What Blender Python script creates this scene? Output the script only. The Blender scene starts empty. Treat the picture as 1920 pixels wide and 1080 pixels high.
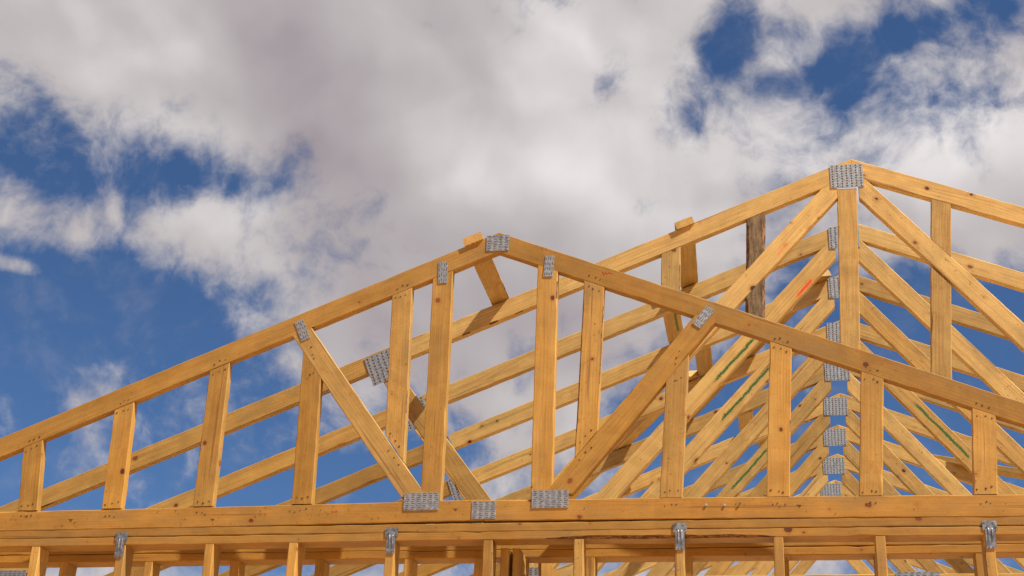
import bpy, math, random
from mathutils import Vector, Matrix

# ------------------------------------------------------------------ camera
SC = bpy.context.scene
COL = SC.collection
rnd = random.Random(7)

cam_data = bpy.data.cameras.new('camera')
cam_data.lens = 52.19
cam_data.sensor_width = 36.0
cam_data.clip_start = 0.05
cam_data.clip_end = 3000.0
cam = bpy.data.objects.new('camera', cam_data)
COL.objects.link(cam)
R_ = Vector((0.98340348, 0.17745947, 0.03775884))
U_ = Vector((0.04200771, -0.42516638, 0.90413987))
F_ = Vector((-0.17650197, 0.88754813, 0.42556476))
m = Matrix.Identity(4)
for i in range(3):
    m[i][0] = R_[i]; m[i][1] = U_[i]; m[i][2] = -F_[i]
m[0][3], m[1][3], m[2][3] = -0.3396, -6.2915, 1.6001
cam.matrix_world = m
SC.camera = cam
SC.cycles.use_adaptive_sampling = True
SC.cycles.adaptive_threshold = 0.025
SC.cycles.max_bounces = 5
SC.cycles.diffuse_bounces = 3
SC.render.resolution_x, SC.render.resolution_y = 1024, 576

# ------------------------------------------------------------------ sun, sky
SUN = Vector((0.54, -0.25, 0.80)).normalized()          # towards the sun
sun_elev = math.asin(SUN.z)
sun_az = math.atan2(SUN.x, SUN.y)                         # from +Y towards +X

sd = bpy.data.lights.new('sun', 'SUN')
sd.energy = 5.0
sd.angle = math.radians(0.53)
sd.color = (1.0, 0.90, 0.74)
sun = bpy.data.objects.new('sun', sd)
sun.rotation_euler = (-SUN).to_track_quat('-Z', 'Y').to_euler()
sun.location = SUN * 40
COL.objects.link(sun)

vs = SC.view_settings
vs.view_transform = 'Standard'
vs.look = 'None'
vs.exposure = 0.78
vs.gamma = 1.0

SKY_STRENGTH = 0.10
CLOUD_SEED = 3.1
# cloud banks on the sky vault: azimuth, elevation, half-widths (radians), tilt (degrees), amount
COVER = [
    (-0.3469, 0.5755, 0.3426, 0.1545, -15, 0.45),
    (-0.1792, 0.5119, 0.1772, 0.0970, 0, 0.34),
    (-0.1316, 0.6117, 0.0834, 0.0467, 0, 0.26),
    (-0.0909, 0.5800, 0.0387, 0.0395, 0, 0.20),
    (-0.0812, 0.4807, 0.1540, 0.0539, 0, 0.26),
    (-0.0189, 0.5481, 0.0800, 0.0359, -20, 0.26),
    (0.1300, 0.5263, 0.1205, 0.0539, 0, 0.34),
    (0.1385, 0.4685, 0.0926, 0.0395, 0, 0.26),
    (0.0078, 0.5910, 0.0324, 0.0198, 10, 0.27),
    (0.0721, 0.6213, 0.0795, 0.0172, 0, 0.26),
    (0.1474, 0.5755, 0.0728, 0.0269, 0, 0.26),
    (-0.5661, 0.5721, 0.1538, 0.0790, 0, 0.45),
    (-0.5133, 0.4502, 0.1197, 0.0269, 8, 0.26),
    (-0.4295, 0.4486, 0.0797, 0.0395, 0, 0.30),
    (-0.3524, 0.4218, 0.1024, 0.0467, -30, 0.22),
    (-0.5118, 0.3371, 0.0723, 0.0180, 5, 0.16),
    (-0.5540, 0.4162, 0.0295, 0.0072, 0, 0.42),
    (-0.0627, 0.6264, 0.0443, 0.0216, 0, 0.26),
    (-0.5083, 0.5018, 0.1926, 0.0539, -20, -0.40),
    (-0.2744, 0.6134, 0.0747, 0.0395, 0, 0.20),
    (-0.0951, 0.6045, 0.0524, 0.0395, 0, 0.16),
    (-0.5123, 0.3874, 0.1862, 0.0593, 10, -0.52),
    (-0.4574, 0.2976, 0.1804, 0.0611, 0, -0.42),
    (-0.0466, 0.5877, 0.0777, 0.0575, 0, -0.32),
    (0.0605, 0.5813, 0.1204, 0.0377, -15, -0.30),
    (-0.1184, 0.5837, 0.0431, 0.0223, 20, -0.40),
    (0.1809, 0.5930, 0.0693, 0.0323, 0, -0.25),
    (0.1086, 0.3916, 0.1632, 0.0718, 0, -0.46),
    (-0.0124, 0.3201, 0.1438, 0.0647, 0, -0.42),
    (0.1257, 0.3151, 0.1247, 0.0611, 0, -0.35),
    (-0.4822, 0.4341, 0.0238, 0.0287, 20, -0.25),
    (-0.3204, 0.3391, 0.0648, 0.0431, 0, -0.05),
    (-0.2336, 0.4020, 0.1288, 0.0934, 0, 0.36),
    (-0.1245, 0.4055, 0.0938, 0.0683, 0, 0.24),
    (-0.0701, 0.5603, 0.0382, 0.0251, 0, -0.24),
    (0.0156, 0.5130, 0.0247, 0.0216, 0, -0.20),
    (-0.0973, 0.4951, 0.0204, 0.0108, 0, -0.25),
    (0.0348, 0.3818, 0.0581, 0.0539, 0, 0.10),
    (-0.4340, 0.3072, 0.1131, 0.0359, 0, 0.10),
]
SHADE = [
    (-0.3499, 0.5328, 0.0626, 0.1545, 24, -0.34),
    (-0.2589, 0.5829, 0.1420, 0.0431, -20, -0.10),
    (-0.2189, 0.4171, 0.1650, 0.0718, 0, -0.26),
    (-0.4092, 0.5995, 0.0522, 0.0575, 25, -0.18),
    (-0.2006, 0.5291, 0.0957, 0.0503, 0, 0.26),
    (-0.1178, 0.5272, 0.0707, 0.0467, 0, 0.26),
    (-0.1659, 0.6043, 0.0611, 0.0575, 0, 0.24),
    (0.1309, 0.5348, 0.1169, 0.0467, 0, 0.34),
    (-0.0109, 0.5460, 0.0715, 0.0395, 0, 0.26),
    (-0.0909, 0.5870, 0.0431, 0.0431, 0, 0.20),
    (-0.4921, 0.5588, 0.1102, 0.0467, 0, 0.06),
    (-0.4252, 0.4953, 0.0612, 0.1078, 30, 0.06),
    (-0.5292, 0.4370, 0.1190, 0.0323, 0, -0.06),
    (0.0100, 0.5936, 0.0260, 0.0180, 0, 0.20),
    (-0.0812, 0.4807, 0.0810, 0.0359, 0, 0.15),
]

class NT:
    """small helper for node trees"""
    def __init__(self, tree):
        self.t = tree; self.n = tree.nodes; self.l = tree.links
        self.n.clear()
    def add(self, typ, **kw):
        nd = self.n.new(typ)
        for k, v in kw.items():
            setattr(nd, k, v)
        return nd
    def link(self, a, b): self.l.new(a, b)
    def setin(self, sock, v):
        if hasattr(v, 'is_output'): self.link(v, sock)
        elif v is not None: sock.default_value = v
    def math(self, op, a, b=None, c=None, clamp=False):
        nd = self.add('ShaderNodeMath', operation=op, use_clamp=clamp)
        for i, v in enumerate((a, b, c)): self.setin(nd.inputs[i], v)
        return nd.outputs[0]
    def vmath(self, op, a, b=None, scale=None):
        nd = self.add('ShaderNodeVectorMath', operation=op)
        self.setin(nd.inputs[0], a)
        if b is not None: self.setin(nd.inputs[1], b)
        if scale is not None: self.setin(nd.inputs['Scale'], scale)
        return nd.outputs['Value'] if op in ('LENGTH', 'DOT_PRODUCT', 'DISTANCE') else nd.outputs['Vector']
    def noise(self, vec, scale, detail=4.0, rough=0.5, lac=2.0, dist=0.0, color=False):
        nd = self.add('ShaderNodeTexNoise')
        self.setin(nd.inputs['Vector'], vec)
        nd.inputs['Scale'].default_value = scale
        nd.inputs['Detail'].default_value = detail
        nd.inputs['Roughness'].default_value = rough
        nd.inputs['Lacunarity'].default_value = lac
        nd.inputs['Distortion'].default_value = dist
        return nd.outputs['Color'] if color else nd.outputs['Fac']
    def ramp(self, v, lo, hi, a=0.0, b=1.0, smooth=True):
        nd = self.add('ShaderNodeMapRange', interpolation_type='SMOOTHSTEP' if smooth else 'LINEAR')
        self.setin(nd.inputs[0], v)
        for i, x in enumerate((lo, hi, a, b)): self.setin(nd.inputs[i + 1], x)
        return nd.outputs[0]
    def mix(self, f, a, b, mode='MIX'):
        nd = self.add('ShaderNodeMix', data_type='RGBA', blend_type=mode)
        self.setin(nd.inputs[0], f)
        for s, v in ((nd.inputs[6], a), (nd.inputs[7], b)):
            if isinstance(v, tuple) and len(v) == 3: v = v + (1.0,)
            self.setin(s, v)
        return nd.outputs[2]
    def attr(self, name):
        nd = self.add('ShaderNodeAttribute', attribute_type='OBJECT', attribute_name=name)
        return nd.outputs['Fac']

world = bpy.data.worlds.new('World')
SC.world = world
world.use_nodes = True

def build_world():
    k = NT(world.node_tree)
    out = k.add('ShaderNodeOutputWorld')
    bg = k.add('ShaderNodeBackground')
    bg.inputs['Strength'].default_value = SKY_STRENGTH
    k.link(bg.outputs[0], out.inputs['Surface'])
    sky = k.add('ShaderNodeTexSky', sky_type='NISHITA')
    sky.sun_disc = False
    sky.sun_elevation = sun_elev
    sky.sun_rotation = sun_az
    sky.altitude = 1800.0
    sky.air_density = 1.0
    sky.dust_density = 0.05
    sky.ozone_density = 2.5
    blue = k.mix(1.0, sky.outputs[0], SKY_TINT, 'MULTIPLY')
    tc = k.add('ShaderNodeTexCoord')
    d = k.vmath('NORMALIZE', tc.outputs['Generated'])
    sep = k.add('ShaderNodeSeparateXYZ'); k.link(d, sep.inputs[0])
    az = k.math('ARCTAN2', sep.outputs[0], sep.outputs[1])
    el = k.math('ARCSINE', sep.outputs[2])
    comb = k.add('ShaderNodeCombineXYZ')
    k.link(az, comb.inputs[0]); k.link(el, comb.inputs[1])
    ae = comb.outputs[0]
    def field(blobs, base):
        acc = base
        for (a, e, rx, ry, rot, amp) in blobs:
            mp = k.add('ShaderNodeMapping', vector_type='TEXTURE')
            k.link(ae, mp.inputs[0])
            mp.inputs[1].default_value = (a, e, 0)
            mp.inputs[2].default_value = (0, 0, math.radians(rot))
            mp.inputs[3].default_value = (rx * 1.25, ry * 1.25, 1)
            g = k.add('ShaderNodeTexGradient', gradient_type='SPHERICAL')
            k.link(mp.outputs[0], g.inputs[0])
            acc = k.math('MULTIPLY_ADD', k.ramp(g.outputs['Fac'], 0, .85), amp, acc)
        return acc
    dd = k.vmath('ADD', d, (CLOUD_SEED, CLOUD_SEED * .7, -CLOUD_SEED * .3))
    # gentle domain warp, then fractal noise: broad billows plus fine torn edges
    w1 = k.noise(dd, 7.0, 4.0, .55, color=True)
    w1 = k.vmath('SCALE', k.vmath('SUBTRACT', w1, (.5, .5, .5)), scale=0.07)
    p = k.vmath('ADD', dd, w1)
    n1 = k.noise(p, 10.0, 6.0, .56)
    n2 = k.noise(p, 36.0, 6.0, .62)
    n = k.math('ADD', k.math('MULTIPLY', n1, .64), k.math('MULTIPLY', n2, .36))
    cov = k.math('ADD', k.math('MULTIPLY', k.math('SUBTRACT', n, .5), 2.7), field(COVER, .50))
    alpha = k.ramp(cov, .23, .84)
    veil = k.math('MULTIPLY', k.ramp(k.math('ADD', k.math('MULTIPLY', n2, .6), k.math('MULTIPLY', n1, .4)), .46, .72), .15)
    alpha = k.math('MAXIMUM', alpha, veil)
    # thickness shading: second sample a little towards the sun
    off = (SUN.x * .016, SUN.y * .016, SUN.z * .016)
    n3 = k.noise(k.vmath('ADD', p, off), 10.0, 2.5, .5)
    n4 = k.noise(p, 10.0, 2.5, .5)
    lit = k.math('MULTIPLY', k.math('SUBTRACT', n4, n3), 1.15)
    b = k.math('ADD', field(SHADE, .50), lit)
    b = k.math('ADD', b, k.math('MULTIPLY', k.math('SUBTRACT', n2, .5), .16))
    cr = k.add('ShaderNodeValToRGB')
    k.link(b, cr.inputs[0])
    el_ = cr.color_ramp.elements
    el_[0].position = .0; el_[0].color = (.355, .312, .335, 1)
    el_[1].position = 1.0; el_[1].color = (.83, .790, .780, 1)
    e2 = el_.new(.5); e2.color = (.515, .478, .482, 1)
    sc = k.vmath('SCALE', cr.outputs[0], scale=CLOUD_GAIN / SKY_STRENGTH)
    col = k.mix(alpha, blue, sc)
    k.link(col, bg.inputs['Color'])
    world.cycles.sampling_method = 'MANUAL'
    world.cycles.sample_map_resolution = 512
SKY_TINT = (0.345, 0.45, 0.56)
CLOUD_GAIN = 0.605
build_world()

# ------------------------------------------------------------------ materials
def wood_material(name, pale, deep, knots=1.0, painted=False):
    mt = bpy.data.materials.new(name); mt.use_nodes = True
    k = NT(mt.node_tree)
    out = k.add('ShaderNodeOutputMaterial')
    bs = k.add('ShaderNodeBsdfPrincipled')
    k.link(bs.outputs[0], out.inputs[0])
    tc = k.add('ShaderNodeTexCoord'); oi = k.add('ShaderNodeObjectInfo')
    rn = oi.outputs['Random']
    r2 = k.math('FRACT', k.math('MULTIPLY', rn, 17.37))
    r3 = k.math('FRACT', k.math('MULTIPLY', rn, 71.93))
    P = tc.outputs['Object']
    shift = k.add('ShaderNodeCombineXYZ')
    k.link(k.math('MULTIPLY', rn, 53.0), shift.inputs[0]); k.link(k.math('MULTIPLY', r2, 31.0), shift.inputs[1])
    k.link(k.math('MULTIPLY', r3, 19.0), shift.inputs[2])
    Q = k.vmath('ADD', P, shift.outputs[0])
    sp = k.add('ShaderNodeSeparateXYZ'); k.link(P, sp.inputs[0])
    # knots: solid little balls in the board that show where the faces cut them
    vo = k.add('ShaderNodeTexVoronoi', feature='F1'); vo.inputs['Scale'].default_value = 12.0
    k.link(k.vmath('MULTIPLY', Q, (.82, 1.0, 1.0)), vo.inputs['Vector'])
    vsep = k.add('ShaderNodeSeparateColor'); k.link(vo.outputs['Color'], vsep.inputs[0])
    kr = k.math('MULTIPLY', k.math('POWER', vsep.outputs[0], 1.7), .172 * knots)
    kn = k.math('SUBTRACT', kr, vo.outputs['Distance'])
    knw = k.math('ADD', kn, k.math('MULTIPLY', k.math('SUBTRACT', k.noise(Q, 70, 3), .5), .09))
    core = k.ramp(knw, -.004, .035)
    halo = k.ramp(knw, -.16, .02)
    # growth rings round a pith that lies beside the board, bent round the knots
    wob = k.noise(k.vmath('MULTIPLY', Q, (1.4, 5, 5)), 1.0, 2.0, .5, color=True)
    wob = k.vmath('SCALE', k.vmath('SUBTRACT', wob, (.5, .5, .5)), scale=.05)
    pith = k.add('ShaderNodeCombineXYZ')
    k.link(k.math('MULTIPLY_ADD', r2, .10, .012), pith.inputs[1])
    k.link(k.math('MULTIPLY_ADD', r3, .16, -.08), pith.inputs[2])
    yz = k.vmath('MULTIPLY', k.vmath('SUBTRACT', k.vmath('ADD', P, wob), pith.outputs[0]), (0, 1, 1))
    rad = k.math('ADD', k.vmath('LENGTH', yz), k.math('MULTIPLY', halo, .010))
    ring = k.math('MULTIPLY_ADD', k.math('SINE', k.math('MULTIPLY', rad, 2 * math.pi / .0075)), .5, .5)
    ring = k.math('POWER', ring, 2.2)
    fine = k.noise(k.vmath('MULTIPLY', Q, (3.0, 150, 150)), 1.0, 3.0, .6)
    broad = k.noise(k.vmath('MULTIPLY', Q, (1.3, 16, 16)), 1.0, 4.0, .55)
    tone = k.math('ADD', k.attr('tone'), k.math('MULTIPLY', k.math('SUBTRACT', r2, .5), .50))
    tone = k.math('ADD', tone, k.math('MULTIPLY', k.math('SUBTRACT', broad, .5), .9), clamp=True)
    c = k.mix(tone, pale, deep)
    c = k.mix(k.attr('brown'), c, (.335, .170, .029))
    c = k.mix(k.math('MULTIPLY', ring, k.math('MULTIPLY_ADD', broad, .55, -.06), clamp=True), c, (.30, .125, .020))
    c = k.mix(k.math('MULTIPLY', k.ramp(fine, .38, .74), .42), c, (.29, .115, .022))
    # value change board to board
    mott = k.noise(k.vmath('MULTIPLY', Q, (9, 15, 15)), 1.0, 3.0, .6)
    val = k.math('ADD', k.math('MULTIPLY_ADD', r3, .36, .69), k.math('MULTIPLY', k.math('SUBTRACT', mott, .5), .55))
    c = k.vmath('SCALE', c, scale=val)
    # grey-blue stain and handling dirt
    dirt = k.noise(k.vmath('MULTIPLY', Q, (2.2, 9, 9)), 1.0, 4.0, .64)
    wea = k.attr('weather')
    dirt = k.math('ADD', dirt, k.math('MULTIPLY', wea, .055))
    dm = k.math('MULTIPLY', k.ramp(dirt, .48, .74), k.math('MULTIPLY_ADD', wea, .75, .10), clamp=True)
    c = k.mix(dm, c, k.mix(k.ramp(wea, 1.2, 1.8), (.20, .135, .060), (.10, .068, .036)))
    spk = k.noise(Q, 55.0, 3.0, .7)
    spk = k.math('ADD', spk, k.math('MULTIPLY', wea, .035))
    c = k.mix(k.math('MULTIPLY', k.ramp(spk, .64, .73), k.math('MULTIPLY_ADD', wea, .6, .30), clamp=True), c, (.13, .06, .025))
    c = k.mix(k.math('MULTIPLY', halo, .34), c, (.27, .095, .018))
    c = k.mix(core, c, k.mix(vsep.outputs[1], (.07, .022, .007), (.22, .075, .018)))
    # pitch streaks / drying checks: thin dark lines along the grain
    chk = k.noise(k.vmath('MULTIPLY', Q, (1.3, 50, 50)), 1.0, 2.0, .5)
    c = k.mix(k.math('MULTIPLY', k.ramp(chk, .675, .72), .65), c, (.17, .075, .025))
    # lumber-yard paint stroke (range along the board in pm0..pm1)
    x = sp.outputs[0]; z = sp.outputs[2]
    wig = k.noise(k.vmath('MULTIPLY', P, (9, 9, 9)), 1.0, 3.0, .6) if painted else 0.5
    sprk = k.noise(P, 170.0, 3.0, .7) if painted else 0.5
    onface = k.math('LESS_THAN', sp.outputs[1], .004)
    zz = k.math('ADD', z, k.math('MULTIPLY', k.math('SUBTRACT', wig, .5), .026))
    spat = k.math('MULTIPLY', k.math('SUBTRACT', sprk, .5), .030)
    for pre in (('p', 'q') if painted else ()):
        endn = k.math('MULTIPLY', k.math('SUBTRACT', sprk, .5), .12)
        xe = k.math('ADD', x, endn)
        inr = k.math('MULTIPLY', k.math('GREATER_THAN', xe, k.attr(pre + 'm0')), k.math('LESS_THAN', xe, k.attr(pre + 'm1')))
        dst = k.math('ABSOLUTE', k.math('SUBTRACT', zz, k.attr(pre + 'v')))
        pm = k.ramp(k.math('ADD', dst, spat), .003, .0105, 1, 0)
        pm = k.math('MULTIPLY', k.math('MULTIPLY', pm, inr), onface)
        pcol = k.mix(k.attr(pre + 'c'), (.022, .110, .020), (.72, .055, .015))
        c = k.mix(k.math('MULTIPLY', pm, k.attr(pre + 'a')), c, pcol)
    k.link(c, bs.inputs['Base Color'])
    bs.inputs['Roughness'].default_value = .66
    bs.inputs['Specular IOR Level'].default_value = .28
    saw = k.noise(k.vmath('MULTIPLY', Q, (110, 60, 90)), 1.0, 2.0, .6)
    h = saw
    bp = k.add('ShaderNodeBump')
    bp.inputs['Strength'].default_value = .24
    bp.inputs['Distance'].default_value = .0018
    k.link(h, bp.inputs['Height'])
    k.link(bp.outputs[0], bs.inputs['Normal'])
    return mt

def simple_material(name, fn):
    mt = bpy.data.materials.new(name); mt.use_nodes = True
    k = NT(mt.node_tree)
    out = k.add('ShaderNodeOutputMaterial'); bs = k.add('ShaderNodeBsdfPrincipled')
    k.link(bs.outputs[0], out.inputs[0])
    fn(k, bs)
    return mt

def f_bark(k, bs):
    tc = k.add('ShaderNodeTexCoord')
    a = k.noise(k.vmath('MULTIPLY', tc.outputs['Object'], (30, 90, 90)), 1, 5, .65)
    k.link(k.mix(k.ramp(a, .35, .68), (.030, .014, .007), (.26, .13, .05)), bs.inputs['Base Color'])
    bs.inputs['Roughness'].default_value = .9
    bp = k.add('ShaderNodeBump'); bp.inputs['Strength'].default_value = .8; bp.inputs['Distance'].default_value = .004
    k.link(a, bp.inputs['Height']); k.link(bp.outputs[0], bs.inputs['Normal'])
def f_slabwood(k, bs):
    tc = k.add('ShaderNodeTexCoord'); P = tc.outputs['Object']
    a = k.noise(k.vmath('MULTIPLY', P, (7, 42, 42)), 1, 6, .7)
    e = k.noise(P, 120, 3, .6)
    c = k.mix(k.ramp(a, .36, .62), (.060, .036, .020), (.22, .150, .075))
    k.link(k.mix(k.ramp(e, .60, .68), c, (.03, .016, .009)), bs.inputs['Base Color'])
    bs.inputs['Roughness'].default_value = .85
def f_galv(k, bs):
    tc = k.add('ShaderNodeTexCoord'); oi = k.add('ShaderNodeObjectInfo')
    q = k.vmath('ADD', tc.outputs['Object'], k.vmath('SCALE', (9., 5., 7.), scale=oi.outputs['Random']))
    a = k.noise(q, 90, 4, .6); v = k.add('ShaderNodeTexVoronoi'); v.inputs['Scale'].default_value = 120
    k.link(q, v.inputs['Vector'])
    g = k.mix(k.ramp(a, .3, .7), (.29, .315, .34), (.44, .465, .49))
    k.link(k.mix(k.math('MULTIPLY', v.outputs['Distance'], .35), g, (.30, .32, .34)), bs.inputs['Base Color'])
    bs.inputs['Metallic'].default_value = .85
    k.link(k.ramp(a, .3, .7, .46, .62), bs.inputs['Roughness'])
def f_strap(k, bs):
    tc = k.add('ShaderNodeTexCoord'); oi = k.add('ShaderNodeObjectInfo')
    q = k.vmath('ADD', tc.outputs['Object'], k.vmath('SCALE', (9., 5., 7.), scale=oi.outputs['Random']))
    a = k.noise(q, 60, 5, .65)
    k.link(k.mix(k.ramp(a, .3, .7), (.15, .165, .19), (.33, .35, .375)), bs.inputs['Base Color'])
    bs.inputs['Metallic'].default_value = .8
    k.link(k.ramp(a, .3, .7, .36, .6), bs.inputs['Roughness'])
def f_nail(k, bs):
    tc = k.add('ShaderNodeTexCoord'); a = k.noise(tc.outputs['Object'], 300, 3)
    k.link(k.mix(a, (.06, .045, .03), (.15, .115, .08)), bs.inputs['Base Color'])
    bs.inputs['Metallic'].default_value = .5; bs.inputs['Roughness'].default_value = .5
def f_slot(k, bs):
    tc = k.add('ShaderNodeTexCoord'); a = k.noise(tc.outputs['Object'], 260, 3)
    k.link(k.mix(k.ramp(a, .35, .65), (.12, .075, .04), (.30, .17, .065)), bs.inputs['Base Color']); bs.inputs['Roughness'].default_value = .8
def f_shiny(k, bs):
    tc = k.add('ShaderNodeTexCoord'); a = k.noise(tc.outputs['Object'], 300, 3)
    k.link(k.mix(a, (.55, .55, .55), (.75, .74, .72)), bs.inputs['Base Color'])
    bs.inputs['Metallic'].default_value = .9; bs.inputs['Roughness'].default_value = .3
def f_red(k, bs):
    tc = k.add('ShaderNodeTexCoord'); a = k.noise(tc.outputs['Object'], 400, 3)
    k.link(k.mix(a, (.40, .03, .02), (.55, .08, .04)), bs.inputs['Base Color']); bs.inputs['Roughness'].default_value = .8
def f_ground(k, bs):
    tc = k.add('ShaderNodeTexCoord'); P = tc.outputs['Object']
    a = k.noise(P, .35, 8, .6); b = k.noise(P, 9, 6, .65)
    c = k.mix(k.ramp(a, .3, .7), (.52, .275, .090), (.61, .35, .130))
    k.link(k.mix(k.math('MULTIPLY', k.ramp(b, .45, .7), .4), c, (.40, .21, .075)), bs.inputs['Base Color'])
    bs.inputs['Roughness'].default_value = .95
    bp = k.add('ShaderNodeBump'); bp.inputs['Strength'].default_value = .5; bp.inputs['Distance'].default_value = .03
    k.link(b, bp.inputs['Height']); k.link(bp.outputs[0], bs.inputs['Normal'])
def f_slab(k, bs):
    tc = k.add('ShaderNodeTexCoord'); P = tc.outputs['Object']
    a = k.noise(P, 1.2, 8, .6)
    k.link(k.mix(a, (.36, .33, .29), (.50, .47, .42)), bs.inputs['Base Color']); bs.inputs['Roughness'].default_value = .85

WOOD = wood_material('pine_lumber', (.610, .420, .152), (.430, .240, .046))
WOOD_MARKED = wood_material('pine_lumber_with_spray_marks', (.610, .420, .152), (.430, .240, .046), painted=True)
BARK = simple_material('bark', f_bark)
SLABWOOD = simple_material('half_barked_wood', f_slabwood)
GALV = simple_material('galvanised_steel', f_galv)
STRAP = simple_material('dull_strap_steel', f_strap)
NAIL = simple_material('dark_nail_steel', f_nail)
SLOT = simple_material('wood_in_slot', f_slot)
SHINY = simple_material('bright_nail_steel', f_shiny)
RED = simple_material('red_crayon', f_red)
GROUND = simple_material('desert_soil', f_ground)
SLAB = simple_material('concrete', f_slab)

# ------------------------------------------------------------------ helpers
def mesh_obj(name, verts, faces, mats, midx=None, parent=None, matrix=None):
    me = bpy.data.meshes.new(name)
    me.from_pydata(verts, [], faces)
    for mt in mats: me.materials.append(mt)
    if midx: me.polygons.foreach_set('material_index', midx)
    me.update()
    o = bpy.data.objects.new(name, me)
    COL.objects.link(o)
    if parent: o.parent = parent
    if matrix is not None: o.matrix_basis = matrix
    return o

def thing(name, label, cat, loc, group=None):
    o = bpy.data.objects.new(name, None)
    o.empty_display_size = .2
    o.location = loc
    COL.objects.link(o)
    o['label'] = label; o['category'] = cat; o['kind'] = 'thing'
    if group: o['group'] = group
    return o

def tag(o, label, cat, group=None):
    o['label'] = label; o['category'] = cat
    if group: o['group'] = group

def structure(o): o['kind'] = 'structure'

def board(name, parent, A, B, zdir=(0, 0, 1), w=.089, t=.038, brown=0.0, cutA=None, cutB=None, bow=0.0, wane=(), tone=.5, weather=.15, rough=.0007, chamfer=.0028, paint=None):
    """A sawn board. A, B: ends of the centre line of its front face (world). zdir: direction of its width; the thickness t goes
    to the back (zdir x axis). cutA, cutB: world direction of the saw cut at either end. wane: (corner, from, to, size, bark)."""
    base = Vector(parent.location) if parent else Vector((0, 0, 0))
    A = Vector(A); B = Vector(B)
    x = (B - A); L = x.length; x.normalize()
    z = Vector(zdir); z = (z - x * z.dot(x)).normalized()
    y = z.cross(x)
    def cutk(c):
        if c is None: return 0.0
        c = Vector(c); dz = c.dot(z)
        return c.dot(x) / dz if abs(dz) > 1e-4 else 0.0
    ka, kb = cutk(cutA), cutk(cutB)
    n = max(3, min(110, int(L / .045)))
    rr = random.Random(rnd.random())
    ph = [rr.uniform(0, 6.28) for _ in range(6)]
    wane = list(wane)
    if L > .25:                                  # nicks and bits of bark left along the edges
        for _ in range(rr.randint(1, 2 + int(L * 1.2))):
            s0 = rr.uniform(.02, .93); ln = rr.uniform(.03, .16) / L
            wane.append((rr.choice((0, 0, 3, 3, 1)), s0, min(.99, s0 + ln), rr.uniform(.0035, .0085), rr.random() < .42))
    if not bow: bow = rr.uniform(-.0022, .0022) * min(1, L)
    verts, faces, midx = [], [], []
    for i in range(n + 1):
        s = i / n
        if 0 < i < n: s += rr.uniform(-.2, .2) / n
        ch = [chamfer * rr.uniform(.7, 1.35) for _ in range(4)]
        flag = [False] * 4
        for (c, s0, s1, size, bark) in wane:
            if s0 <= s <= s1:
                q = min((s - s0), (s1 - s)) / max(1e-4, (s1 - s0)) * 2
                ch[c] = max(ch[c], size * min(1, q * 2.5) * rr.uniform(.6, 1.1))
        j = lambda: rr.uniform(-rough, rough) if 0 < i < n else 0
        y0, y1 = j(), t + j()
        z0, z1 = -w / 2 + j(), w / 2 + j()
        dz = bow * 4 * s * (1 - s) + .0012 * math.sin(ph[0] + s * L * 2.1)
        # corners 0: front-top, 1: back-top, 2: back-bottom, 3: front-bottom
        ring = [(y0, z1 - ch[0]), (y0 + ch[0], z1), (y1 - ch[1], z1), (y1, z1 - ch[1]),
                (y1, z0 + ch[2]), (y1 - ch[2], z0), (y0 + ch[3], z0), (y0, z0 + ch[3])]
        for (yy, zz) in ring:
            xx = ka * zz * (1 - s) + (L + kb * zz) * s
            verts.append((xx, yy, zz + dz))
    for i in range(n):
        sm = (i + .5) / n
        for e in range(8):
            a = i * 8 + e; b = i * 8 + (e + 1) % 8
            faces.append((a, a + 8, b + 8, b))
            mi = 0
            if e % 2 == 0:
                for (c, s0, s1, size, bark) in wane:
                    if c == e // 2 and bark and s0 + .01 <= sm <= s1 - .01: mi = 1
            midx.append(mi)
    faces.append(tuple(range(8))); midx.append(0)
    faces.append(tuple(n * 8 + e for e in reversed(range(8)))); midx.append(0)
    mt = Matrix.Identity(4)
    for r in range(3):
        mt[r][0] = x[r]; mt[r][1] = y[r]; mt[r][2] = z[r]; mt[r][3] = A[r] - base[r]
    o = mesh_obj(name, verts, faces, [WOOD, BARK], midx, parent, mt)
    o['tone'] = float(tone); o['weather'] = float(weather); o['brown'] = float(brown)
    if paint:
        o.data.materials[0] = WOOD_MARKED
        for kx, v in zip(('pm0', 'pm1', 'pv', 'pc', 'pa'), paint): o[kx] = float(v)
    return o

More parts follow.
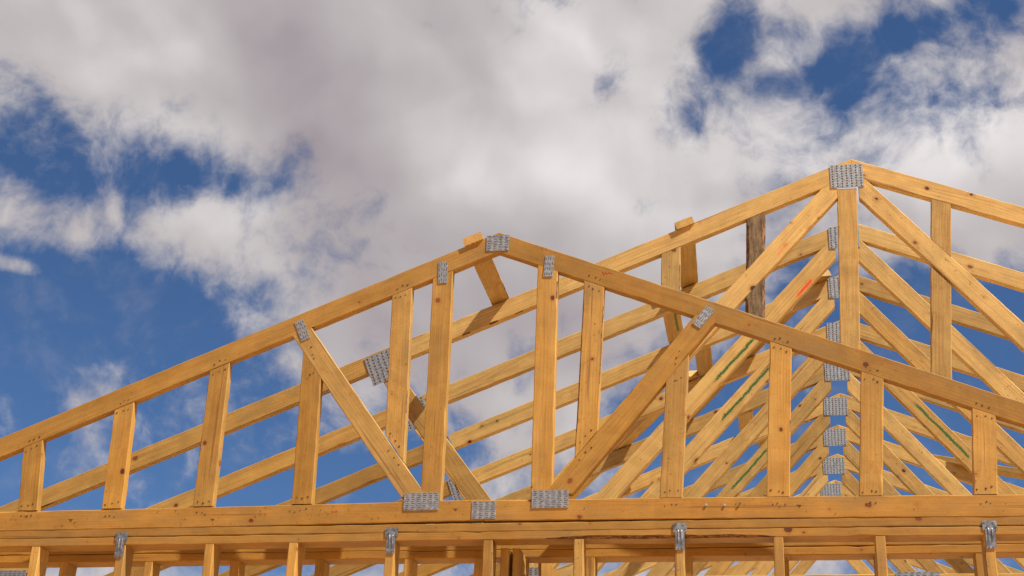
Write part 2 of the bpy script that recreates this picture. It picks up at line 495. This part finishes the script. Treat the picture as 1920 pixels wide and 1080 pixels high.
# ---- punched connector plate: a thin steel sheet with rows of real slots and the bent teeth beside them
_plates = {}
def plate_mesh(w, h, cols, rows, vertical):
    key = (round(w, 3), round(h, 3), cols, rows, vertical)
    if key in _plates: return _plates[key]
    V, Fc, M = [], [], []
    def quad(p, mi=0):
        b = len(V); V.extend(p); Fc.append((b, b + 1, b + 2, b + 3)); M.append(mi)
    cw, chh = w / cols, h / rows
    if vertical: sw, sh = cw * .30, chh * .62
    else: sw, sh = cw * .60, chh * .34
    th = .0014
    for i in range(cols):
        for j in range(rows):
            x0, z0 = -w / 2 + i * cw, -h / 2 + j * chh
            x1, z1 = x0 + cw, z0 + chh
            sx = ((j % 2) - .5) * cw * .10 if not vertical else 0
            sz = ((i % 2) - .5) * chh * .14 if vertical else 0
            cx, cz = (x0 + x1) / 2 + sx, (z0 + z1) / 2 + sz
            a0, a1, b0, b1 = cx - sw / 2, cx + sw / 2, cz - sh / 2, cz + sh / 2
            O = [(x0, -th, z0), (x1, -th, z0), (x1, -th, z1), (x0, -th, z1)]
            I = [(a0, -th, b0), (a1, -th, b0), (a1, -th, b1), (a0, -th, b1)]
            J = [(p[0], .0015, p[2]) for p in I]
            for e in range(4):
                f = (e + 1) % 4
                quad([O[e], O[f], I[f], I[e]])
                quad([I[e], I[f], J[f], J[e]], 0)
            quad([(a0, .0008, b0), (a1, .0008, b0), (a1, .0008, b1), (a0, .0008, b1)], 1)   # dark of the slot
            # tooth root: a small raised lip
            if vertical:
                quad([(a0, -th - .0002, b1 - sh * .22), (a1, -th - .0002, b1 - sh * .22), (a1, -th - .0016, b1), (a0, -th - .0016, b1)])
            else:
                quad([(a0, -th - .0002, b0), (a0 + sw * .22, -th - .0016, b0), (a0 + sw * .22, -th - .0016, b1), (a0, -th - .0002, b1)])
    c = [(-w / 2, -h / 2), (w / 2, -h / 2), (w / 2, h / 2), (-w / 2, h / 2)]
    for e in range(4):
        f = (e + 1) % 4
        quad([(c[e][0], -th, c[e][1]), (c[e][0], .002, c[e][1]), (c[f][0], .002, c[f][1]), (c[f][0], -th, c[f][1])])
    me = bpy.data.meshes.new('connector_plate')
    me.from_pydata(V, [], Fc)
    me.materials.append(GALV); me.materials.append(SLOT)
    me.polygons.foreach_set('material_index', M)
    me.update()
    _plates[key] = me
    return me

def plate(parent, x, z, w, h, ang=0.0, cols=6, rows=10, vertical=False):
    """connector plate on the truss' front face (the plane y = parent's y)"""
    o = bpy.data.objects.new('connector_plate', plate_mesh(w, h, cols, rows, vertical))
    COL.objects.link(o); o.parent = parent
    b = Vector(parent.location)
    o.location = (x - b.x, -.0018, z - b.z)
    o.rotation_euler = (0, -ang, 0)
    return o

# ---- toe-nail: a bent-over nail in its little dent
def _nail_mesh():
    V = []; Fc = []
    def box(x0, x1, y0, y1, z0, z1):
        b = len(V)
        V.extend([(x0, y0, z0), (x1, y0, z0), (x1, y1, z0), (x0, y1, z0), (x0, y0, z1), (x1, y0, z1), (x1, y1, z1), (x0, y1, z1)])
        for f in ((0, 3, 2, 1), (4, 5, 6, 7), (0, 1, 5, 4), (1, 2, 6, 5), (2, 3, 7, 6), (3, 0, 4, 7)):
            Fc.append(tuple(b + i for i in f))
    b = len(V)
    V.extend([(-.006, -.0006, .004), (.006, -.0006, .0045), (.001, -.0007, -.0055), (-.006, .003, .004), (.006, .003, .0045), (.001, .003, -.0055)])
    Fc.extend([(b, b + 2, b + 1), (b, b + 1, b + 4, b + 3), (b + 1, b + 2, b + 5, b + 4), (b + 2, b, b + 3, b + 5)])
    box(-.0035, .0032, -.0016, .001, -.0012, .002)
    me = bpy.data.meshes.new('nail'); me.from_pydata(V, [], Fc); me.materials.append(NAIL); me.update()
    return me
NAIL_ME = _nail_mesh()
def nail(part, wx, wz, y=-.0004, scale=1.0):
    """part: a board lying in a truss plane; wx, wz: world position on its front face"""
    p = part.parent
    o = bpy.data.objects.new('nail', NAIL_ME)
    COL.objects.link(o); o.parent = part
    M = Matrix.Translation(Vector(p.location)) @ part.matrix_basis
    loc = M.inverted() @ Vector((wx + rnd.uniform(-.004, .004), p.location.y, wz + rnd.uniform(-.006, .006)))
    o.location = (loc.x, y, loc.z)
    o.rotation_euler = (0, rnd.uniform(-1.1, 1.1), 0)
    s = scale * rnd.uniform(.45, .85)
    o.scale = (s, 1, s)
    return o

# ------------------------------------------------------------------ the setting
gs = 600.0
ground = mesh_obj('ground', [(-gs, -gs, 0), (gs, -gs, 0), (gs, gs, 0), (-gs, gs, 0)], [(0, 1, 2, 3)], [GROUND]); structure(ground)
def box_obj(name, lo, hi, mat):
    (a, b, c), (d, e, f) = lo, hi
    V = [(a, b, c), (d, b, c), (d, e, c), (a, e, c), (a, b, f), (d, b, f), (d, e, f), (a, e, f)]
    return mesh_obj(name, V, [(0, 3, 2, 1), (4, 5, 6, 7), (0, 1, 5, 4), (1, 2, 6, 5), (2, 3, 7, 6), (3, 0, 4, 7)], [mat])
YF = -.609                      # front face of the front truss and of the wall under it
slab = box_obj('floor_slab', (-4.6, YF - .02, -.1), (4.7, 8.2, .12), SLAB); structure(slab)

def tb(name, parent, a, b, **kw):
    """board lying in the parent's truss plane, from a to b (x, z)"""
    y = parent.location.y
    if parent is ft: kw['tone'] = max(.3, .62 + .38 * kw.get('tone', .5)) if kw.get('tone', 1) > .12 else .35      # the front truss is of redder lumber than the rest
    dx, dz = b[0] - a[0], b[1] - a[1]
    for c in ('cutA', 'cutB'):
        if kw.get(c) is not None and len(kw[c]) == 2: kw[c] = (kw[c][0], 0, kw[c][1])
    return board(name, parent, (a[0], y, a[1]), (b[0], y, b[1]), (-dz, 0, dx), **kw)

UP = (0, 1); FLAT = (1, 0)
# ------------------------------------------------------------------ front truss
ML, CL = .4094, 5.2290          # upper edge of its left top chord
MR, CR = -.4065, 3.9741         # and of the right one
AX, AZ = -1.538, 4.5993
CW = .089
def off(m_): return CW / 2 * math.sqrt(1 + m_ * m_)
ft = thing('roof_truss', 'low front roof truss with evenly spaced short studs, nearest to the viewer', 'roof truss', (AX, YF, 3.29), 'roof trusses of the house')
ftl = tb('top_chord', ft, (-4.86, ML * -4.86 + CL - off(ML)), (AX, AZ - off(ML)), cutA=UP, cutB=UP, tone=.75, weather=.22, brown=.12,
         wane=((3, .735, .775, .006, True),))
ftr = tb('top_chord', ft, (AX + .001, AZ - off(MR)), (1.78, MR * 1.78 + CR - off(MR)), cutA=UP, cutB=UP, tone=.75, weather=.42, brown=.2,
         wane=((3, .175, .20, .009, False), (0, .115, .135, .005, True)))
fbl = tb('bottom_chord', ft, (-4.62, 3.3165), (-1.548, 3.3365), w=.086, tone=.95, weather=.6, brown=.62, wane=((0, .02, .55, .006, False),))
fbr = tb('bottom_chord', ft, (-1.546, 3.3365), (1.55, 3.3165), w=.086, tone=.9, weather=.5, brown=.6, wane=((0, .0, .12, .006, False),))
SL, SR = (1, ML), (1, MR)
dLa, dLb = (-2.398, 4.159), (-1.842, 3.398)
dRa, dRb = (-1.243, 3.400), (-.643, 4.150)
vL, vR = (dLb[0] - dLa[0], dLb[1] - dLa[1]), (dRb[0] - dRa[0], dRb[1] - dRa[1])
fdl = tb('diagonal_web', ft, dLa, dLb, cutA=SL, cutB=(1, .012), tone=.1, weather=.45, wane=((3, .2, .9, .004, False),))
fdr = tb('diagonal_web', ft, dRa, dRb, cutA=(1, -.008), cutB=SR, tone=.6, weather=.15)
BT = lambda x: (3.3165 + (x + 4.62) * .00651 + .043) if x < -1.547 else (3.3365 - (x + 1.546) * .00646 + .043)
def under(m_, c_, x): return m_ * x + c_ - 2 * off(m_)
def on_line(p, v, x, side): # z of the edge of a diagonal board above/below its centre line
    L = math.hypot(*v); zc = p[1] + (x - p[0]) * v[1] / v[0]
    return zc + side * CW / 2 * L / abs(v[0])
fv1 = tb('vertical_web', ft, (-1.771, BT(-1.77) + .001), (-1.781, under(ML, CL, -1.781)), cutA=FLAT, cutB=SL, tone=.5, weather=.3)
fv2 = tb('vertical_web', ft, (-1.313, BT(-1.31) + .001), (-1.317, under(MR, CR, -1.317)), cutA=FLAT, cutB=SR, tone=.62, weather=.25,
         wane=((3, .85, .97, .008, True),))
studs = []   # bottom x, top x, bottom z (None: on bottom chord), top kind
def gstud(xb, xt, zb, zt, cA, cB, **kw):
    s = tb('gable_stud', ft, (xb, zb), (xt, zt), cutA=cA, cutB=cB, **kw); studs.append((s, xb, xt, zb, zt)); return s
for xb, xt, kw in ((-3.545, -3.574, dict(tone=.35, weather=.3)), (-3.160, -3.176, dict(tone=.3, weather=.35)), (-2.751, -2.758, dict(tone=.3, weather=.3)),
                   (-3.95, -3.955, dict(tone=.4)), (-4.3, -4.3, dict(tone=.4))):
    gstud(xb, xt, BT(xb) + .001, under(ML, CL, xt) - .001, FLAT, SL, **kw)
for xb, xt, kw in ((-.375, -.339, dict(tone=.62, weather=.15)), (-.022, .014, dict(tone=.72, weather=.12)), (.405, .430, dict(tone=.65, weather=.45)),
                   (.81, .82, dict(tone=.5))):
    gstud(xb, xt, BT(xb) + .001, under(MR, CR, xt) - .001, FLAT, SR, **kw)
gstud(-2.319, -2.337, BT(-2.319) + .001, on_line(dLa, vL, -2.337, -1) - .002, FLAT, vL, tone=.38, weather=.25)
gstud(-1.941, -1.958, on_line(dLa, vL, -1.941, 1) + .002, under(ML, CL, -1.958) - .001, vL, SL, tone=.48, weather=.55)
gstud(-1.136, -1.112, on_line(dRa, vR, -1.136, 1) + .002, under(MR, CR, -1.112) - .001, vR, SR, tone=.42, weather=.75,
      wane=((0, .03, .97, .007, True), (3, .3, .9, .005, True)))
gstud(-.792, -.762, BT(-.79) + .001, on_line(dRa, vR, -.762, -1) - .002, FLAT, vR, tone=.5, weather=.5)
# connector plates of the front truss
plate(ft, -1.541, 4.545, .100, .076, 0, 4, 9)
plate(ft, -1.780, 4.414, .040, .104, .03, 4, 4, True)
plate(ft, -2.396, 4.162, .040, .100, .42, 4, 4, True)
plate(ft, -1.311, 4.421, .040, .100, -.06, 4, 4, True)
plate(ft, -.652, 4.152, .040, .100, -.68, 4, 4, True)
plate(ft, -1.809, 3.376, .146, .073, .0, 6, 9)
plate(ft, -1.547, 3.336, .099, .072, .0, 4, 9)
plate(ft, -1.277, 3.377, .149, .073, 0, 6, 9)
# toe-nails where the studs meet the chords
for (s, xb, xt, zb, zt) in studs:
    for q in (-.024, .0, .022):
        j = rnd.uniform(-.004, .004)
        if zb < 3.45:
            nail(s, xb + q + j, zb + .02 + rnd.uniform(-.003, .006))
            nail(fbl if xb < -1.55 else fbr, xb + q * .95 - j, BT(xb) - .028 + rnd.uniform(-.005, .005))
        mm, cc, ch = (ML, CL, ftl) if xt < AX else (MR, CR, ftr)
        top = mm * (xt + q) + cc - 2 * off(mm)
        if zt > top - .05:
            nail(s, xt + q + j, top - .022); nail(ch, xt + q - j, top + .024)
        elif zt > 3.7:
            nail(s, xt + q * .6 + j, zt - .05 + q * .4)
            nail(fdl if xt < AX else fdr, xt + q * .5, (zt + .05 + q * (-1.2 if xt < AX else 1.2)))
    if zb > 3.45:
        for q in (-.022, .0, .022):
            sgn = -1.35 if xb < AX else 1.25
            nail(s, xb + q, zb + .035 + q * sgn); nail(fdl if xb < AX else fdr, xb + q, zb - .04 + q * sgn)
# nails standing proud of the bottom chord, and staples lying on it
def rod(parent_part, wx, wz, d, r, mat, head=True):
    p = parent_part.parent
    M = Matrix.Translation(Vector(p.location)) @ parent_part.matrix_basis
    a = Vector((wx, p.location.y + .004, wz)); d = Vector(d); b = a + d
    ax = d.normalized(); s1 = ax.orthogonal().normalized(); s2 = ax.cross(s1)
    V, Fc = [], []
    prof = [(0, r), (1, r)] + ([(1.0, r * 2.1), (1.06, r * 2.1)] if head else [])
    for (tq, rad) in prof:
        for i in range(8):
            an = i * math.pi / 4; V.append(tuple(M.inverted() @ (a + d * tq + s1 * math.cos(an) * rad + s2 * math.sin(an) * rad)))
    for k_ in range(len(prof) - 1):
        for i in range(8):
            Fc.append((k_ * 8 + i, k_ * 8 + (i + 1) % 8, k_ * 8 + 8 + (i + 1) % 8, k_ * 8 + 8 + i))
    Fc.append(tuple(range((len(prof) - 1) * 8, len(prof) * 8)))
    return mesh_obj('nail', V, Fc, [mat], None, parent_part)
for x, z, mt in ((-.655, 3.342, SHINY), (-.583, 3.340, SHINY), (-.525, 3.344, NAIL)): rod(fbr, x, z, (.001, -.009, .001), .0026, mt)
for px, x, z in ((fbl, -2.725, 3.318), (fbl, -1.690, 3.345), (fbr, -1.372, 3.349), (fbr, -.32, 3.338), (fbl, -3.36, 3.326)):
    rod(px, x, z, (.032, -.006, -.003), .0016, NAIL, False)
for i in range(34):
    x = rnd.uniform(-4.2, 1.2); nail(fbl if x < -1.55 else fbr, x, BT(x) - rnd.uniform(.012, .075), scale=.55)
# crayon mark on the bottom chord: a red figure 1 lying on its side
def strokes(part, polys, width):
    p = part.parent; M = Matrix.Translation(Vector(p.location)) @ part.matrix_basis
    V, Fc = [], []
    for pl in polys:
        for a, b in zip(pl[:-1], pl[1:]):
            a = Vector((a[0], p.location.y - .0012, a[1])); b = Vector((b[0], p.location.y - .0012, b[1]))
            nrm = (b - a).normalized().cross(Vector((0, 1, 0))) * width / 2
            bi = len(V)
            for off_ in (0, .0016):
                for q in (a - nrm, a + nrm, b + nrm, b - nrm): V.append(tuple(M.inverted() @ (q + Vector((0, off_, 0)))))
            Fc.extend([(bi, bi + 1, bi + 2, bi + 3), (bi, bi + 4, bi + 5, bi + 1), (bi + 1, bi + 5, bi + 6, bi + 2), (bi + 2, bi + 6, bi + 7, bi + 3), (bi + 3, bi + 7, bi + 4, bi)])
    return mesh_obj('crayon_mark', V, Fc, [RED], None, part)
strokes(fbl, [[(-2.187, 3.339), (-2.163, 3.340)], [(-2.185, 3.346), (-2.186, 3.332)], [(-2.163, 3.340), (-2.167, 3.346)]], .0026)
strokes(ftr, [[(-1.078, 4.385), (-1.070, 4.372), (-1.064, 4.384), (-1.058, 4.372), (-1.050, 4.380), (-1.036, 4.373)]], .0020)

# ------------------------------------------------------------------ the row of tall trusses behind
S = .6096
TL, TCL = .4042, 5.2111
TR, TCR = -.4032, 5.2322
TX, TZ = .0262, 5.2217
def toff(m_): return CW / 2 * math.sqrt(1 + m_ * m_)
def tall_truss(y, label, worn=False):
    t = thing('roof_truss', label, 'roof truss', (TX, y, 3.29), 'roof trusses of the house')
    P = {}
    P['l0'] = tb('top_chord', t, (-4.86, TL * -4.86 + TCL - toff(TL)), (-2.201, TL * -2.201 + TCL - toff(TL)), cutA=UP, cutB=UP, tone=.85, weather=.3)
    P['l'] = tb('top_chord', t, (-2.199, TL * -2.199 + TCL - toff(TL)), (TX, TZ - toff(TL)), cutA=UP, cutB=UP, tone=.12, weather=.16,
                wane=((3, .16, .20, .006, True), (3, .21, .25, .009, True), (3, .265, .31, .005, True)) if worn else ())
    P['r'] = tb('top_chord', t, (TX + .001, TZ - toff(TR)), (4.92, TR * 4.92 + TCR - toff(TR)), cutA=UP, cutB=UP, tone=.06, weather=.18)
    P['b'] = tb('bottom_chord', t, (-4.62, 3.338), (.232, 3.345), tone=.45, weather=.2)
    P['b2'] = tb('bottom_chord', t, (.234, 3.345), (4.68, 3.338), tone=.45, weather=.2)
    P['dl'] = tb('diagonal_web', t, (-1.548, 3.391), (-.048, 5.083), cutA=FLAT, cutB=(0, 1), tone=.04, weather=.18)
    P['dr'] = tb('diagonal_web', t, (.052, 5.078), (1.440, 3.391), cutA=(0, 1), cutB=FLAT, tone=.04, weather=.55)
    P['ol'] = tb('diagonal_web', t, (-2.213, 4.262), (-1.563, 3.391), cutA=(1, TL), cutB=FLAT, tone=.4, weather=.2)
    P['or'] = tb('diagonal_web', t, (1.455, 3.391), (2.20, 4.277), cutA=FLAT, cutB=(1, TR), tone=.4, weather=.2)
    plate(t, 0.0, 5.128, .152, .122, 0, 7, 9, True)
    plate(t, -2.195, 4.232, .150, .150, .384, 6, 9, True)
    plate(t, 2.19, 4.24, .150, .150, -.384, 6, 9, True)
    plate(t, -1.550, 3.385, .150, .100, 0, 6, 10)
    plate(t, 1.450, 3.385, .150, .100, 0, 6, 10)
    plate(t, .233, 3.345, .196, .105, 0, 7, 10)
    plate(t, -4.25, 3.39, .150, .105, 0, 6, 10)
    return t, P
def copy_tree(o, parent=None):
    c = o.copy(); COL.objects.link(c); c.parent = parent
    for ch in o.children: copy_tree(ch, c)
    return c
proto, PP = tall_truss(S, 'second tall roof truss from the front, red spray dash on its left web')
ordinal = ['', '', 'third', 'fourth', 'fifth', 'sixth', 'seventh', 'eighth', 'ninth', 'tenth', 'eleventh', 'twelfth', 'thirteenth']
extra = {2: 'third tall roof truss from the front, long green spray stroke on its left web',
         3: 'fourth tall roof truss from the front, green spray stroke on its right web',
         4: 'fifth tall roof truss from the front, green spray stroke low on its left web'}
kids = list(proto.children)
trusses = {1: proto}
for n in range(2, 11):
    c = proto.copy(); COL.objects.link(c)
    for ch in kids:
        d = ch.copy(); COL.objects.link(d); d.parent = c
        if d.name.startswith('connector'):
            d.location = (ch.location.x + rnd.uniform(-.008, .008), ch.location.y, ch.location.z + rnd.uniform(-.006, .006))
            d.rotation_euler.y += rnd.uniform(-.03, .03)
        else:
            d['tone'] = max(0., min(1., ch['tone'] + rnd.uniform(.05, .42)))
            d['weather'] = max(0., ch['weather'] + rnd.uniform(-.08, .25))
    c.location = (TX + rnd.uniform(-.006, .006), n * S, 3.29 + rnd.uniform(-.004, .004))
    c['label'] = extra.get(n, ordinal[n] + ' tall roof truss from the front in the row that runs back')
    trusses[n] = c
for n in list(trusses): trusses[n].location.z -= .014
def part_of(n, src):
    want = kids.index(src)
    return list(trusses[n].children)[want] if n > 1 else src
def child_like(n, src):
    if n == 1: return src
    for ch in trusses[n].children:
        if ch.data == src.data: return ch
def spray(o, a, b, v, c=0.0, amt=1.0):
    if len(o.material_slots):
        o.material_slots[0].link = 'OBJECT'; o.material_slots[0].material = WOOD_MARKED
    pre = 'q' if 'pa' in o else 'p'
    for kx, val in zip(('m0', 'm1', 'v', 'c', 'a'), (a, b, v, c, amt)): o[pre + kx] = float(val)

# the first tall truss: studs above the front roof, so a truss of its own
t1, P1 = tall_truss(0.0, 'tallest roof truss, just behind the front one, with studs and a dark bark-edged stud', True)
dA, dB = (-1.548, 3.391), (-.048, 5.083); vD = (dB[0] - dA[0], dB[1] - dA[1])
eA, eB = (.052, 5.078), (1.440, 3.391); vE = (eB[0] - eA[0], eB[1] - eA[1])
def tunder(m_, c_, x): return m_ * x + c_ - 2 * toff(m_)
def g1(xb, xt, zb, zt, cA, cB, **kw): return tb('gable_stud', t1, (xb, zb), (xt, zt), cutA=cA, cutB=cB, **kw)
# stud cut in two by the left web
def split_stud(x0, zb, xt, m_, c_, p, v, **kw):
    zt = tunder(m_, c_, xt) - .001
    f = lambda z: x0 + (xt - x0) * (z - zb) / (zt - zb)
    zm = on_line(p, v, x0, 0); x = f(zm)
    lo = on_line(p, v, x, -1) - .002; hi = on_line(p, v, x, 1) + .002
    a = g1(f(zb), f(lo), zb, lo, (1, m_ if m_ > 0 else -.40), v, **kw) if lo > zb + .05 else None
    b = g1(f(hi), f(zt), hi, zt, v, (1, m_), **kw)
    return a, b
bw = dict(tone=.1, weather=1.55, wane=((3, .0, 1., .016, True), (0, .0, 1., .020, True), (1, .0, 1., .014, True)))
for s_ in split_stud(-.452, 4.37, -.432, TL, TCL, dA, vD, **bw):
    if s_: s_.data.materials[0] = SLABWOOD
g1(-.838, -.833, 4.545, tunder(TL, TCL, -.833) - .001, FLAT, (1, TL), tone=.2, weather=.6, wane=((3, .0, .6, .006, True),))
split_stud(.345, 4.05, .418, TR, TCR, eA, vE, tone=.25, weather=.2)
g1(-.036, -.002, 4.235, 5.06, FLAT, FLAT, tone=.3, weather=.3)
spray(P1['dl'], 1.80, 1.88, -.015, 1.0, .35)
spray(PP['dl'], 1.92, 2.04, -.030, 1.0)
spray(PP['dl'], 1.31, 1.61, -.012)
spray(child_like(2, PP['dl']), 1.32, 1.72, -.001)
spray(child_like(4, PP['dl']), 1.33, 1.66, .005)
spray(child_like(3, PP['dr']), .52, .94, .005)
spray(child_like(2, PP['l']), .22, .62, .01, 0.0, .35)
spray(child_like(3, PP['l']), .12, .52, .01, 0.0, .35)

# ------------------------------------------------------------------ loose 2x4 braces lying on the top chords
def roof_z(x): return TL * x + TCL if x < TX else TR * x + TCR
def brace(label, x0, y0, x1, y1, lift=.002, **kw):
    a = Vector((x0, y0, roof_z(x0) + lift)); b = Vector((x1, y1, roof_z(x1) + lift))
    nrm = Vector((-TL, 0, 1)).normalized() if x0 < TX else Vector((-TR, 0, 1)).normalized()
    ax = (b - a).normalized()
    # width direction lies in the roof plane; the thickness rises from it
    zd = ax.cross(nrm)          # y = z x axis = roof normal
    o = board('roof_brace', None, a, b, zd, **kw)
    if (o.matrix_basis.col[1].xyz).dot(nrm) < 0: raise RuntimeError('brace upside down')
    tag(o, label, 'brace', 'short braces on the roof slope'); return o
brace('short brace from the front truss ridge back to the tallest truss', -1.645, -.620, -1.645, .040, lift=.004, tone=.55, weather=.3)
brace('short brace lying across the tallest and second trusses, end grain showing', -.758, -.012, -.784, S + .045, lift=-.006, tone=.4)
brace('short brace between second and third tall trusses, green paint underneath', -.890, S - .02, -.895, 2 * S + .02, lift=-.016, tone=.55, paint=(.22, .50, .012, 0, .8))
brace('short brace between third and fourth tall trusses', -.762, 2 * S - .02, -.775, 3 * S + .02, lift=-.016, tone=.5)
brace('short brace between fifth and sixth tall trusses', -.570, 4 * S - .02, -.580, 5 * S + .02, lift=-.016, tone=.5)
brace('short brace between sixth and seventh tall trusses', -.480, 5 * S - .02, -.460, 6 * S + .02, lift=-.016, tone=.5)
brace('long brace running slantwise down the left slope from the ridge', -.085, 2 * S - .06, -1.300, 5 * S - .06, lift=-.012, tone=.5)
brace('lower slanting brace on the left slope, beside the longer one', -.840, 3 * S - .03, -2.060, 6 * S - .25, lift=-.012, tone=.5)
brace('slanting brace on the right slope, far back beyond the webs', .52, 3.82, 2.55, 2.72, lift=-.012, tone=.45)

# ------------------------------------------------------------------ wall frames
def wall_frame(label, y, x0, x1, studs, zt, bow, dbl=()):
    wf = thing('wall_frame', label, 'wall frame', (x0, y, .12))
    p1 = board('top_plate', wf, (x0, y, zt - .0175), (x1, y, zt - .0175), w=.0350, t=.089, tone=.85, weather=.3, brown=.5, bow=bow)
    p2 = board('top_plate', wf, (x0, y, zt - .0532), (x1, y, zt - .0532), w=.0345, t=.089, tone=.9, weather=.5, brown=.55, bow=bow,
               wane=((3, .530, .690, .013, True),) if bow else ())
    board('sole_plate', wf, (x0, y, .14), (x1, y, .14), w=.038, t=.089, tone=.6, weather=.4)
    zs = zt - .0712
    for (x, kw) in studs:
        arch = bow * 4 * ((x - x0) / (x1 - x0)) * (1 - (x - x0) / (x1 - x0))
        board('stud', wf, (x, y, .160), (x, y, zs + arch), (-1, 0, 0), w=.038, t=.089, **kw)
    return wf, p1, p2
zt = 3.2735
fs = [-4.43, -3.88, -3.476, -3.089, -2.700, -2.337, -1.927, -1.526, -1.160, -.763, -.382, .003, .401, .80, 1.20, 1.52]
dark = {-1.160: dict(tone=.65, weather=.8, wane=((0, .05, .999, .012, True),)), -.763: dict(tone=.65, weather=.7, wane=((0, .05, .999, .010, True),)),
        -1.526: dict(tone=.65, weather=.6, wane=((3, .05, .999, .007, True),)), .401: dict(tone=.65, weather=.7, wane=((0, .3, .999, .009, True),)),
        .003: dict(tone=.65, weather=.6), -.382: dict(tone=.65, weather=.6)}
front_wall, fp1, fp2 = wall_frame('front wall frame under the low truss, steel straps on its top plates', YF + .001, -4.6, 1.56,
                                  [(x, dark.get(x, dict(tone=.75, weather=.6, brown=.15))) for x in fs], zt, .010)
bs_ = [-4.3, -3.88, -3.468, -3.076, -2.683, -2.303, -1.916, -1.615, -1.486, -1.433, -1.147, -.752, -.363, .010, .396, .80, 1.20]
back_wall, bp1, bp2 = wall_frame('second wall frame close behind the front wall frame', -.350, -4.6, 1.56,
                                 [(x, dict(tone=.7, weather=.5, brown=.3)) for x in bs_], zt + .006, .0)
# the short partition between the two frames
pf = thing('partition_frame', 'reddish wood stud pair joining the front and second wall frames', 'wall frame', (-1.46, -.51, .12))
board('stud', pf, (-1.472, -.512, .12), (-1.472, -.512, 3.206), (-1, 0, 0), w=.034, t=.150, tone=1.0, weather=.3)
board('stud', pf, (-1.428, -.505, .12), (-1.428, -.505, 3.206), (-1, 0, 0), w=.030, t=.120, tone=.9, weather=.2)
# a short offcut leaning behind the second frame
oc = board('leaning_board', None, (-1.30, -.20, 2.10), (-1.335, -.21, 3.215), (-1, -.45, 0), w=.089, t=.038, cutB=(-1, 0, .9), tone=.9, weather=.1)
tag(oc, 'dark orange offcut with a pointed top leaning behind the second wall frame', 'board')

# side walls that carry the trusses (outside the picture)
def side_wall(x, label):
    wf = thing('wall_frame', label, 'wall frame', (x, -.25, .12))
    for k_, z in enumerate((zt - .0175, zt - .0532, .14)):
        board('top_plate' if k_ < 2 else 'sole_plate', wf, (x, -.20, z), (x, 8.0, z), w=.035, t=.089, tone=.6, weather=.3)
    for i in range(14):
        y = .1 + i * .6096
        board('stud', wf, (x, y, .16), (x, y, zt - .0712), (0, 1, 0), w=.038, t=.089, tone=.4, weather=.3)
side_wall(-4.50, 'left side wall frame carrying the truss heels')
side_wall(4.59, 'right side wall frame carrying the truss heels')

# ------------------------------------------------------------------ steel stud-to-plate straps
def strap_mesh():
    out = [(-.0265, .052), (-.0245, .054), (.0245, .054), (.0265, .052), (.0265, .018), (.0175, .018), (.0175, -.052), (.0150, -.054), (-.0150, -.054), (-.0175, -.052), (-.0175, .018), (-.0265, .018)]
    n = len(out); V = [(x, -.0022, z) for x, z in out] + [(x, .0, z) for x, z in out]
    Fc = [tuple(range(n))[::-1]]
    # front face: split in the two rectangles so it stays planar and clean
    Fc = [(11, 4, 3, 2, 1, 0), (9, 8, 7, 6, 5, 10)]
    for i in range(n):
        j = (i + 1) % n; Fc.append((i, n + i, n + j, j))
    # two pressed ribs down the stem
    for cx in (-.0068, .0068):
        b = len(V); r = .0030
        for z, s in ((.026, .2), (.020, 1), (-.014, 1), (-.020, .2)):
            for a in range(5):
                an = math.pi * a / 4; V.append((cx + math.cos(an) * r * (.4 + .6 * s), -.0020 - math.sin(an) * .0034 * s, z))
        for q in range(3):
            for a in range(4): Fc.append((b + q * 5 + a, b + q * 5 + a + 1, b + q * 5 + 6 + a, b + q * 5 + 5 + a))
    me = bpy.data.meshes.new('strap_tie'); me.from_pydata(V, [], Fc); me.materials.append(STRAP); me.update(); return me
def disc_mesh():
    V = [(0, -.0014, 0)]; Fc = []
    for r, y in ((.0024, -.0012), (.0028, .0006)):
        for i in range(8): V.append((math.cos(i * math.pi / 4) * r, y, math.sin(i * math.pi / 4) * r))
    for i in range(8):
        j = (i + 1) % 8; Fc.append((0, 1 + i, 1 + j)); Fc.append((1 + i, 9 + i, 9 + j, 1 + j))
    me = bpy.data.meshes.new('nail_head'); me.from_pydata(V, [], Fc); me.materials.append(NAIL); me.update(); return me
ST, DM = strap_mesh(), disc_mesh()
for x, z, an in ((-3.094, 3.210, .02), (-1.925, 3.213, .0), (-.759, 3.217, -.01), (.407, 3.2095, .01)):
    s = bpy.data.objects.new('strap_tie', ST); COL.objects.link(s); s.parent = front_wall
    b = Vector(front_wall.location)
    s.location = (x - b.x, -.0018, z - b.z); s.rotation_euler = (0, an, 0)
    for hx, hz in ((-.0205, .044), (.0125, .044), (-.0115, .028), (.0205, .028), (-.0075, -.025), (.0060, -.025), (-.0080, -.049), (.0060, -.049)):
        h = bpy.data.objects.new('nail', DM); COL.objects.link(h); h.parent = s
        h.location = (hx, -.0024, hz)
